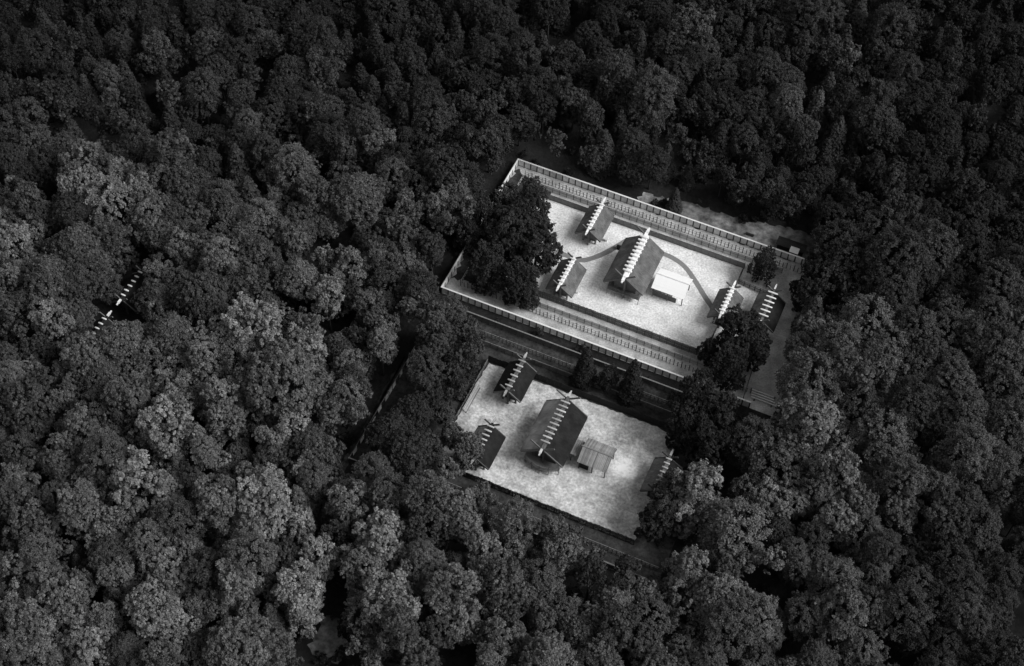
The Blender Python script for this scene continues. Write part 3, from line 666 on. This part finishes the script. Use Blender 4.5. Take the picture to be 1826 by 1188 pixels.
# crowns read off the photograph: (x, y, radius, tone, kind) in blocks with their own origin and zoom
BLOCKS = [
 ((0, 0), 2.97, [(1080,65,60,.5,'b'),(1100,230,75,.5,'b'),(1400,220,90,.45,'s'),(1330,110,80,.3,'b'),(640,220,80,.35,'b'),(830,250,85,.4,'b'),(800,120,80,.3,'b'),(1160,370,90,.3,'s'),(1540,380,90,.28,'s'),(1700,170,80,.3,'b'),(1700,370,100,.4,'b'),(570,400,70,.45,'b'),(460,480,75,.5,'b'),(590,520,60,.42,'b'),(140,600,100,.35,'b'),(340,570,60,.4,'b'),(170,240,90,.25,'b'),(270,260,60,.3,'b'),(350,300,50,.35,'b'),(400,210,60,.2,'b'),(900,500,75,.38,'b'),(1070,460,90,.38,'b'),(1280,500,70,.4,'b'),(1240,590,80,.4,'b'),(1310,650,70,.5,'b'),(760,600,80,.25,'c'),(900,640,100,.25,'b'),(640,640,70,.35,'b'),(1450,450,80,.4,'b'),(1450,610,100,.25,'b'),(1730,590,90,.45,'b'),(1650,580,60,.35,'b'),(380,690,80,.3,'b'),(180,780,110,.45,'b'),(340,770,70,.42,'b'),(630,830,70,.35,'s'),(450,870,130,.65,'b'),(420,980,120,.6,'b'),(640,930,110,.6,'b'),(900,830,130,.5,'b'),(1040,830,60,.4,'b'),(580,1080,130,.7,'b'),(760,1010,90,.65,'b'),(970,990,130,.4,'s'),(1260,870,110,.38,'c'),(1410,780,90,.35,'b'),(1550,870,100,.6,'b'),(1440,900,80,.5,'b'),(1640,880,60,.5,'b'),(1660,770,80,.35,'b'),(1670,1030,90,.38,'b'),(1320,1040,100,.32,'c'),(140,1050,80,.45,'b'),(380,1110,80,.22,'s'),(240,1140,70,.35,'s'),(40,1140,80,.45,'b'),(800,1130,110,.42,'b'),(1170,1060,90,.38,'b'),(1000,1120,80,.3,'b'),(60,830,80,.3,'s'),(120,900,90,.2,'s'),(1380,1160,100,.45,'b'),(1580,1150,70,.4,'b'),(1740,1140,80,.45,'b'),(240,480,70,.3,'b')]),
 ((600, 0), 2.97, [(130,410,70,.25,'c'),(300,430,90,.25,'c'),(80,550,80,.32,'c'),(250,590,70,.25,'c'),(150,650,90,.42,'b'),(410,550,70,.22,'c'),(230,780,110,.5,'b'),(40,800,90,.35,'b'),(510,640,110,.3,'b'),(570,880,120,.28,'b'),(640,590,60,.3,'b'),(780,620,90,.35,'b'),(840,700,90,.33,'b'),(720,760,70,.22,'b'),(300,920,80,.42,'b'),(110,1030,150,.42,'s'),(380,1110,90,.45,'b'),(560,1080,100,.42,'b'),(700,1090,70,.35,'b'),(640,210,100,.2,'b'),(820,280,100,.22,'b'),(980,290,110,.25,'b'),(1200,380,90,.22,'b'),(1260,540,80,.4,'b'),(1350,620,80,.35,'b'),(1480,370,120,.4,'b'),(1600,260,100,.3,'b'),(1520,480,90,.35,'b'),(1680,480,120,.4,'b'),(1620,580,120,.3,'b'),(1200,460,60,.3,'b')]),
 ((1200, 0), 2.97, [(90,150,120,.45,'b'),(160,270,90,.42,'b'),(30,370,80,.35,'b'),(250,400,90,.35,'b'),(330,360,80,.3,'b'),(480,370,100,.33,'b'),(600,430,90,.38,'b'),(610,530,80,.5,'b'),(760,580,110,.5,'b'),(820,470,80,.42,'b'),(860,270,100,.42,'b'),(940,290,60,.48,'b'),(700,260,90,.3,'b'),(1080,290,90,.42,'b'),(1160,140,110,.42,'b'),(980,50,90,.35,'b'),(830,80,90,.35,'b'),(700,60,100,.28,'b'),(1230,370,90,.3,'b'),(1100,490,80,.35,'b'),(1180,510,80,.35,'b'),(1400,520,90,.32,'b'),(920,530,110,.2,'s'),(420,560,90,.3,'b'),(480,640,80,.38,'b'),(700,680,80,.42,'b'),(870,700,90,.38,'b'),(1140,720,100,.28,'s'),(1060,620,120,.28,'b'),(380,730,70,.35,'b'),(250,620,120,.25,'b'),(160,880,80,.25,'b'),(1160,970,110,.25,'b'),(540,1030,80,.28,'b'),(350,1000,80,.25,'b'),(1200,1130,110,.28,'b'),(1540,1010,120,.15,'b')]),
 ((0, 400), 2.97, [(60,130,130,.6,'b'),(150,50,90,.5,'b'),(420,120,140,.38,'s'),(270,280,130,.38,'s'),(50,320,100,.5,'b'),(560,60,120,.35,'b'),(430,270,120,.25,'s'),(260,480,100,.5,'b'),(390,470,90,.32,'s'),(70,460,100,.3,'b'),(840,400,110,.35,'s'),(910,570,100,.38,'s'),(640,620,105,.4,'s'),(1080,380,130,.3,'s'),(980,130,100,.45,'b'),(1160,170,110,.55,'b'),(1310,110,100,.4,'b'),(1580,280,100,.48,'s'),(1400,180,90,.35,'b'),(1730,360,80,.65,'b'),(1720,180,60,.55,'b'),(1330,350,90,.35,'b'),(1350,560,150,.65,'b'),(1490,500,70,.4,'b'),(1190,570,90,.6,'b'),(1060,590,60,.55,'b'),(1640,560,70,.5,'b'),(1480,820,180,.42,'s'),(1600,690,130,.55,'b'),(960,720,100,.6,'b'),(790,680,80,.45,'b'),(430,700,130,.4,'b'),(720,830,80,.42,'b'),(850,830,70,.42,'b'),(990,870,90,.6,'b'),(920,960,100,.55,'b'),(680,930,120,.4,'b'),(350,930,90,.55,'b'),(170,770,60,.5,'b'),(50,800,70,.5,'b'),(120,950,150,.32,'b'),(1180,920,110,.55,'b'),(1200,1040,110,.42,'b'),(870,1060,130,.55,'b'),(1560,1070,100,.65,'b'),(1430,1150,80,.5,'b'),(1040,1120,70,.55,'b'),(440,1090,110,.38,'b'),(560,1140,80,.42,'b'),(1730,880,80,.45,'b'),(1740,1000,70,.35,'b'),(310,1160,60,.5,'b'),(1100,690,110,.5,'b'),(1270,700,110,.45,'b'),(1500,50,90,.35,'b')]),
 ((0, 788), 2.97, [(770,250,180,.75,'b'),(420,340,120,.48,'b'),(170,430,130,.45,'b'),(190,570,80,.4,'s'),(330,570,50,.42,'b'),(600,440,130,.62,'b'),(830,420,50,.55,'b'),(1150,310,130,.6,'b'),(1330,200,90,.65,'b'),(1400,330,170,.58,'b'),(1590,420,80,.6,'b'),(1180,130,60,.6,'b'),(1080,40,60,.65,'b'),(1640,170,110,.5,'b'),(970,360,60,.5,'b'),(90,190,110,.4,'b'),(320,100,90,.38,'b'),(550,80,110,.35,'b'),(60,660,70,.5,'b'),(110,770,70,.6,'b'),(240,700,90,.45,'b'),(620,720,100,.5,'b'),(520,590,60,.5,'b'),(780,520,90,.45,'b'),(900,640,150,.48,'b'),(1000,570,80,.5,'b'),(780,870,130,.6,'b'),(900,940,120,.62,'b'),(950,1060,90,.5,'b'),(1260,730,110,.6,'b'),(1320,620,130,.42,'b'),(1570,760,130,.7,'b'),(1610,890,90,.65,'b'),(1690,600,110,.6,'b'),(1270,1090,150,.42,'s'),(1450,1060,90,.4,'b'),(1150,830,90,.5,'b'),(1310,880,80,.45,'b'),(540,930,80,.5,'b'),(330,850,150,.45,'b'),(150,950,130,.48,'b'),(450,1080,130,.55,'b'),(220,1110,120,.48,'b'),(60,1100,90,.42,'b'),(860,1140,100,.45,'b'),(60,880,80,.45,'b'),(420,760,80,.45,'b')]),
 ((600, 788), 2.97, [(230,150,90,.4,'b'),(80,330,120,.6,'b'),(120,230,60,.5,'b'),(250,310,60,.42,'b'),(480,280,130,.45,'b'),(640,360,130,.45,'b'),(950,420,105,.42,'b'),(780,580,110,.5,'b'),(970,580,90,.55,'b'),(870,730,140,.4,'b'),(1150,470,85,.42,'b'),(1190,580,110,.45,'b'),(230,530,150,.55,'b'),(450,590,70,.5,'b'),(520,640,70,.48,'b'),(150,680,120,.55,'b'),(620,800,150,.55,'b'),(280,820,160,.52,'b'),(650,920,120,.5,'b'),(150,900,100,.45,'b'),(350,1000,120,.45,'b'),(900,1040,120,.45,'b'),(850,880,80,.42,'b'),(1200,900,110,.42,'b'),(1480,860,120,.42,'s'),(1350,680,80,.2,'b'),(1540,650,60,.18,'b'),(1530,740,70,.3,'b'),(1130,1160,140,.48,'s'),(1400,1110,90,.4,'b'),(800,1150,80,.5,'b'),(40,600,60,.5,'b'),(750,300,80,.4,'b'),(590,150,60,.4,'b'),(420,60,130,.18,'s')]),
 ((1200, 788), 2.97, [(120,270,140,.55,'b'),(330,470,150,.52,'b'),(520,300,100,.55,'b'),(660,310,60,.58,'b'),(850,160,130,.6,'b'),(760,250,90,.5,'b'),(560,100,170,.38,'s'),(1220,210,110,.55,'b'),(1420,230,90,.5,'b'),(1120,80,120,.4,'b'),(860,410,90,.5,'b'),(1000,340,90,.45,'b'),(1210,370,100,.45,'b'),(1440,430,140,.3,'b'),(1600,470,130,.38,'b'),(80,680,110,.58,'b'),(260,840,130,.6,'s'),(440,920,110,.48,'b'),(300,960,130,.35,'b'),(860,740,120,.45,'b'),(900,880,150,.38,'b'),(1300,760,90,.4,'b'),(1220,880,130,.35,'b'),(1530,890,90,.35,'b'),(1600,960,80,.33,'b'),(1050,860,90,.35,'b'),(640,580,70,.42,'b'),(520,620,70,.5,'b'),(50,1100,70,.5,'b'),(190,1160,80,.4,'b'),(850,1160,80,.35,'b'),(1560,40,130,.5,'b'),(1120,560,90,.3,'b'),(1450,640,120,.28,'b'),(80,900,110,.4,'b'),(1720,850,90,.3,'b'),(700,900,90,.3,'b')]),
 ((1226, 400), 2.97, [(790,130,130,.2,'b'),(1000,60,120,.3,'b'),(880,200,140,.2,'b'),(1100,180,150,.3,'b'),(1290,130,130,.3,'b'),(720,300,125,.15,'b'),(980,400,60,.25,'s'),(1080,330,120,.2,'b'),(680,560,110,.38,'b'),(950,500,120,.42,'b'),(1060,640,110,.45,'b'),(800,650,120,.4,'b'),(1080,720,90,.5,'b'),(650,820,140,.3,'b'),(880,800,170,.35,'b'),(590,640,60,.35,'b'),(1200,560,110,.35,'b'),(1370,560,100,.4,'b'),(1520,580,90,.4,'b'),(1640,330,130,.35,'b'),(1600,490,100,.35,'b'),(1650,680,150,.38,'b'),(1380,740,80,.5,'b'),(1230,770,80,.5,'b'),(1400,840,120,.48,'b'),(1250,670,100,.3,'b'),(640,1060,170,.55,'b'),(500,1130,110,.45,'b'),(760,1060,90,.58,'b'),(1020,1130,140,.5,'b'),(1650,840,100,.45,'b'),(1700,1060,130,.5,'b'),(1450,1000,120,.4,'b'),(1180,950,120,.25,'b'),(900,980,120,.22,'b'),(1330,1080,90,.2,'b')]),
 ((500, 400), 3.568, [(110,330,100,.42,'b'),(330,430,110,.55,'b'),(500,100,90,.3,'c'),(460,270,130,.45,'b'),(290,220,60,.4,'b'),(620,190,100,.38,'b'),(800,130,100,.4,'b'),(780,260,120,.42,'b'),(890,310,70,.38,'b'),(570,520,110,.42,'b'),(820,530,70,.42,'b'),(650,670,110,.45,'b'),(640,740,90,.5,'b'),(360,760,70,.4,'s'),(190,650,80,.45,'b'),(120,860,160,.55,'b'),(420,900,120,.5,'b'),(430,1080,100,.5,'b'),(250,1040,110,.48,'b'),(90,110,90,.38,'b'),(980,640,120,.28,'b'),(1080,570,95,.3,'b'),(1180,720,110,.28,'b'),(1000,780,120,.25,'b'),(1180,850,110,.22,'b'),(920,900,100,.22,'b'),(1080,980,100,.18,'b'),(750,30,80,.35,'b'),(960,130,90,.22,'b'),(900,480,80,.33,'b')]),
 ((0, 0), 1.0, [(613,768,34,.42,'b'),(636,735,24,.32,'b'),(646,690,20,.3,'b'),(584,812,30,.4,'b'),(560,850,26,.4,'b'),(690,872,30,.35,'b'),(660,838,26,.34,'b')]),
]
# trees in and next to the courts: own label each (px, py, radius px, tone, kind, label)
SITE = [
 (912,412,54,.10,'b','largest of the black crowned trees shading the left end of the upper court'),
 (957,436,42,.08,'b','black crowned tree overhanging the white gravel at the end of dark path'),
 (862,382,30,.22,'b','grey tree hanging over the middle of the left side of the pale board fence'),
 (836,415,26,.22,'b','grey tree just outside the left side of the pale board fence'),
 (868,470,36,.14,'b','dark tree near the front left corner of the pale board fence'),
 (952,372,36,.14,'b','dark tree between big black tree and back storehouse'),
 (902,352,28,.22,'b','grey tree inside the left side of the pale board fence'),
 (950,336,22,.20,'b','small grey tree in the back left corner of the pale board fence'),
 (935,405,40,.10,'b','black crowned tree just right of the largest black crown in the upper court'),
 (925,490,36,.12,'b','dark tree left of the front storehouse of the upper court'),
 (940,522,22,.16,'b','small dark tree touching the front palisade of the upper court'),
 (1365,470,28,.16,'b','lone small tree between the back fence and the outermost gate'),
 (1322,592,46,.06,'b','black crowned tree in front of the two gates of the upper court'),
 (1266,622,20,.05,'b','small black tree overhanging front right corner of the white gravel'),
 (1345,618,32,.10,'b','dark tree beside the grey gravel strip at the right end'),
 (1300,648,34,.07,'b','dark tree growing across the front fence of the upper court, right part'),
 (1046,638,25,.08,'c','pointed black conifer in front of the pale board fence, left of two'),
 (1130,664,26,.08,'c','pointed black conifer in front of the pale board fence, right of two'),
 (1086,668,20,.14,'b','low dark bush between the two pointed conifers'),
 (1240,708,44,.09,'b','dark tree right of the pointed conifers between the two courts'),
 (1276,738,48,.07,'b','black tree under the right end of the pale board fence'),
 (1228,752,38,.08,'b','black tree at the back right corner of the lower court'),
 (1270,790,44,.05,'b','black tree behind the half hidden gate of the lower court'),
 (1185,905,34,.22,'b','dark leafy tree standing in front of the half hidden gate'),
 (1160,935,26,.15,'b','small dark tree at the near right corner of the lower court'),
 (1206,866,34,.42,'b','grey leafy tree hiding the right side of the half hidden gate'),
 (834,796,30,.46,'b','grey leafy tree overhanging the near left storehouse of the lower court'),
 (806,772,24,.42,'b','small grey leafy tree left of the near left storehouse'),
 (818,822,18,.36,'b','small grey bush below the near left storehouse'),
 (796,735,18,.34,'b','grey shrub outside the left palisade of the lower court'),
 (832,655,22,.12,'b','dark tree at the back left corner of the lower court'),
 (768,705,30,.14,'b','dark tree left of the pale plank panel'),
 (700,770,44,.14,'s','round dark tree right of the broken pale fence'),
 (740,730,32,.13,'s','dark round tree between broken pale fence and lower court'),
]
KEEP = [  # parts of the picture where no crown may stand in front (pixel polygons)
 [(905,300),(923,283),(1440,452),(1425,500),(1395,620),(1390,720),(1335,722),(1225,690),(787,520),(795,500)],
 [(820,735),(872,648),(950,660),(1205,770),(1200,830),(1130,968),(822,842)],
 [(890,575),(1230,700),(1200,760),(940,660),(880,620)],
 [(622,812),(725,638),(733,648),(640,812)],
 [(166,590),(234,500),(248,506),(184,594)],
 [(1230,335),(1330,385),(1445,425),(1445,455),(1240,390)],
 [(575,1105),(615,1105),(612,1180),(560,1180)],
]
def inpoly(x, y, poly):
    c = False; n = len(poly)
    for i in range(n):
        x1, y1 = poly[i]; x2, y2 = poly[(i + 1) % n]
        if (y1 > y) != (y2 > y) and x < (x2 - x1) * (y - y1) / (y2 - y1) + x1: c = not c
    return c
def blocks_view(px, py, r, slack=.8):
    for k in range(12):
        a = 2 * math.pi * k / 12
        for q in (slack, slack * .5, 0):
            x, y = px + r * q * math.cos(a), py + r * q * math.sin(a)
            if any(inpoly(x, y, g) or inpoly(x, y + r * .7, g) or inpoly(x, y + r * 1.25, g) for g in KEEP): return True
    return False
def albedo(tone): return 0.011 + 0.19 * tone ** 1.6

trees = []      # dict(x,y,R,h,tone,kind,label,px,py,r)
def make_tree(px, py, r, tone, kind, label=None, hmul=1.0):
    R = r / 7.1
    for _ in range(3):
        h = (10.5 + R * 1.3 + random.uniform(-3.5, 4.0) * (label is None)) * hmul if kind != 'c' else (R * 3.0 + random.uniform(1, 3)) * hmul
        zc = h - R * (.75 if kind != 'c' else 1.35)
        x, y = G(px, py, zc); w = P(x, y, zc)[2]; R = r * w / F_PX
    return dict(x=x, y=y, R=R, h=h, tone=tone, kind=kind, label=label, px=px, py=py, r=r)
for s in SITE:
    trees.append(make_tree(s[0], s[1], s[2] * 1.0, s[3] + .06, s[4], s[5], 1.2 if s[4] == 'c' else .62 if s[2] < 30 else .85))
for (ox, oy), z, lst in BLOCKS:
    for (a, b, r, tone, k) in lst:
        px, py = ox + a / z, oy + b / z; rr = r / z * (1.0 if py < 350 else 1.1)
        if k == 'b' and random.random() < (.62 if px > 1300 and py > 380 else .45 if py < 330 else .16): k = 'f'
        if k == 'b' and py < 260 and random.random() < .25: k = 'c'; rr = min(rr, 30)
        if blocks_view(px, py, rr, .72): 
            rr *= .75
            if blocks_view(px, py, rr, .7): continue
        trees.append(make_tree(px, py, rr, tone * random.uniform(.85, 1.18) * (.8 if py < 300 else 1) * (.85 if px > 1560 else 1) * (1.22 if py > 360 and px < 1250 else 1.2 if py > 480 and px < 1600 else 1), k))  # tone also carries light: dim top and right edge, brighter lit lower zones
# fill the rest of the wood, thickest where the photograph shows small dark crowns
def zone_tone(px, py):  # vignette at the top and right edges put into the foliage tone
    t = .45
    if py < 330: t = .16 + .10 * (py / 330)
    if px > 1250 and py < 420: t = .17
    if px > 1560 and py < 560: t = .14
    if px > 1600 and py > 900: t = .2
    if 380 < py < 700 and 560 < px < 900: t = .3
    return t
tries = 0; fill = []
gx0, gx1, gy0, gy1 = -240, 150, -150, 210
def near(x, y, R, f):
    for q in trees:
        d = (q['x'] - x) ** 2 + (q['y'] - y) ** 2
        if d < (f * (q['R'] + R)) ** 2: return True
    return False
for tries in range(9000):
    x, y = random.uniform(gx0, gx1), random.uniform(gy0, gy1)
    px, py, w = P(x, y, 11)
    if not (-60 < px < PW + 60 and -60 < py < PH + 110): continue
    if -44 < x < 42 and -53 < y < 53: continue
    R = random.uniform(2.6, 5.6) if tries < 6000 else random.uniform(2.0, 3.2)
    if near(x, y, R, .52): continue
    r = R * F_PX / w
    if blocks_view(px, py, r, .85): continue
    dark = py < 330 or (px > 1250 and py < 450)
    k = random.choices('bscf', (2, 2, 4, 5) if dark else (3, 3, 1, 6) if px > 1300 else (5, 3, 1, 3))[0]
    if k == 'c': R = min(R, 4.6)
    h = (9.5 + R * 1.3 + random.uniform(-3.5, 2.0)) if k != 'c' else R * 3 + random.uniform(1, 3)
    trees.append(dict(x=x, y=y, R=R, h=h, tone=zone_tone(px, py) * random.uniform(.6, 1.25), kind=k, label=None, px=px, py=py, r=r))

KIND = {'b': ('broadleaf_tree', 'billowy broadleaf tree'), 's': ('round_evergreen_tree', 'dense round evergreen'), 'c': ('conifer_tree', 'pointed conifer'), 'f': ('feathery_tree', 'soft feathery tree')}
ORD = ['first', 'second', 'third', 'fourth', 'fifth', 'sixth', 'seventh', 'eighth', 'ninth', 'tenth', 'eleventh', 'twelfth', 'thirteenth', 'fourteenth', 'fifteenth', 'sixteenth', 'seventeenth', 'eighteenth', 'nineteenth', 'twentieth']
def zone(t):
    c = ['far left', 'left', 'middle', 'right', 'far right'][min(4, max(0, int(t['px'] / PW * 5)))]
    r = ['top', 'upper', 'lower', 'bottom'][min(3, max(0, int(t['py'] / PH * 4)))]
    return f'{r} {c}'
def tone_word(v): return 'pale' if v > .52 else 'grey' if v > .33 else 'dark' if v > .2 else 'blackish'
def size_word(r): return 'large' if r > 42 else 'mid sized' if r > 27 else 'small'
fam = {}
for t in trees:
    if t['label']: continue
    t['fam'] = (size_word(t['r']), tone_word(t['tone']), t['kind'], zone(t)); fam.setdefault(t['fam'], []).append(t)
for (sz_, tw, k, z), lst in fam.items():
    lst.sort(key=lambda q: q['px'])
    for i, t in enumerate(lst):
        w = f"{sz_} {tw} {KIND[k][1]}"
        j = len(lst) - 1 - i; side, q = ('left', i) if i <= j else ('right', j)
        t['auto'] = f"only {w} in the {z} forest" if len(lst) == 1 else f"{ORD[min(q, 19)]} from {side} of the {w}s in {z} forest"
rest = []; count = {'b': 0, 's': 0, 'c': 0, 'f': 0}
for t in sorted(trees, key=lambda q: (q['label'] is None, -q['r'])):
    k = t['kind']
    if count[k] >= 300 and not t['label']: rest.append(t); continue
    count[k] += 1
    name, word = KIND[k]
    lab = t['label']; grp = 'trees inside and beside the courts'
    if not lab: lab = t['auto']; grp = KIND[k][1] + 's of the forest'
    mesh, bR = random.choice(VAR[k]); s = t['R'] / bR
    o = thing(name, lab, 'tree', (t['x'], t['y'], 0), random.uniform(0, 6.28), grp)
    zc = t['h'] - t['R'] * (.98 if k == 'b' else .85) if k != 'c' else t['h'] * .5
    sz = s * random.uniform(.92, 1.15) if k != 'c' else t['h'] / 14.5
    c = link('crown', mesh, o, (0, 0, zc), None, (s * random.uniform(.94, 1.06), s * random.uniform(.94, 1.06), sz))
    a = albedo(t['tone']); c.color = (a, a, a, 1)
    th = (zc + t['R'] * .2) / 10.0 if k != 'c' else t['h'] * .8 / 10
    link('trunk', random.choice(TRUNK[k]), o, (0, 0, 0), None, (s, s, th))

# the wood going on beyond the picture: one mass
def mass(name, lst, src, label):
    Vs, Ts = [], []
    base = []
    for m in src:
        co = np.empty(len(m.vertices) * 3, np.float32); m.vertices.foreach_get('co', co)
        tn = np.empty(len(m.polygons), np.float32); m.attributes['tone'].data.foreach_get('value', tn)
        base.append((co.reshape(-1, 3), tn))
    for t in lst:
        co, tn = random.choice(base); s = t['R'] / 6.0; a = random.uniform(0, 6.28)
        R2 = np.array([[math.cos(a), -math.sin(a), 0], [math.sin(a), math.cos(a), 0], [0, 0, 1]])
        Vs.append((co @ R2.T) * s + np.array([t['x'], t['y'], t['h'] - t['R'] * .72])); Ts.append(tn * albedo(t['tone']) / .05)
    V = np.vstack(Vs).astype(np.float32); T = np.concatenate(Ts).astype(np.float32); n = len(T)
    m = bpy.data.meshes.new(name); m.vertices.add(n * 4); m.loops.add(n * 4); m.polygons.add(n)
    m.vertices.foreach_set('co', V.ravel()); m.loops.foreach_set('vertex_index', np.arange(n * 4, dtype=np.int32))
    m.polygons.foreach_set('loop_start', np.arange(0, n * 4, 4, dtype=np.int32)); m.polygons.foreach_set('loop_total', np.full(n, 4, np.int32))
    m.update(); m.attributes.new('tone', 'FLOAT', 'FACE').data.foreach_set('value', T); m.materials.append(M['leaf'])
    o = link(name, m); o.color = (.05, .05, .05, 1); o['kind'] = 'stuff'; tag(o, label, 'forest'); return o
ring = []
for tries in range(2600):
    x, y = random.uniform(-330, 220), random.uniform(-230, 330)
    px, py, w = P(x, y, 11)
    if -60 < px < PW + 60 and -60 < py < PH + 110: continue
    if not (-420 < px < PW + 420 and -420 < py < PH + 420): continue
    R = random.uniform(4, 7)
    if any((q['x'] - x) ** 2 + (q['y'] - y) ** 2 < (.8 * (q['R'] + R)) ** 2 for q in ring): continue
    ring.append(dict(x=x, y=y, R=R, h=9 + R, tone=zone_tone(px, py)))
mass('forest', ring + rest, LOW['b'], 'unbroken dark forest around the outermost trees')
low = []
for tries in range(16000):
    x, y = random.uniform(gx0, gx1), random.uniform(gy0, gy1)
    px, py, w = P(x, y, 1)
    if not (-30 < px < PW + 30 and -30 < py < PH + 30): continue
    if UX0 - .8 < x < 56 and UY0 - 1.8 < y < UY1 + (4.5 if x > 2 else .8): continue
    if LX0 - .8 < x < LX1 and LY0 - .8 < y < LY1 + 1: 
        if -25 < x < 29 and -45.2 < y < -9: continue
        if y > -8 or y < -44 or random.random() < .6: continue
    if len(low) > 1500: break
    if LX0 - 4.5 < x < LX0 and -62 < y < -18 and random.random() < .8: continue
    low.append(dict(x=x, y=y, R=random.uniform(.7, 2.2), h=random.uniform(1.0, 2.4), tone=random.uniform(.1, .32)))
mass('undergrowth', low, [leaves_mesh('low_shrub', *crown_b(500 + i, 6.0, 5, 1.0, 2, .8, .4, .06, .14, 26)) for i in range(3)], 'low dark undergrowth on the forest floor between the trunks')
print('TREES', len(trees), count, 'rest', len(rest), 'ring', len(ring), 'objects', len(scene.objects))
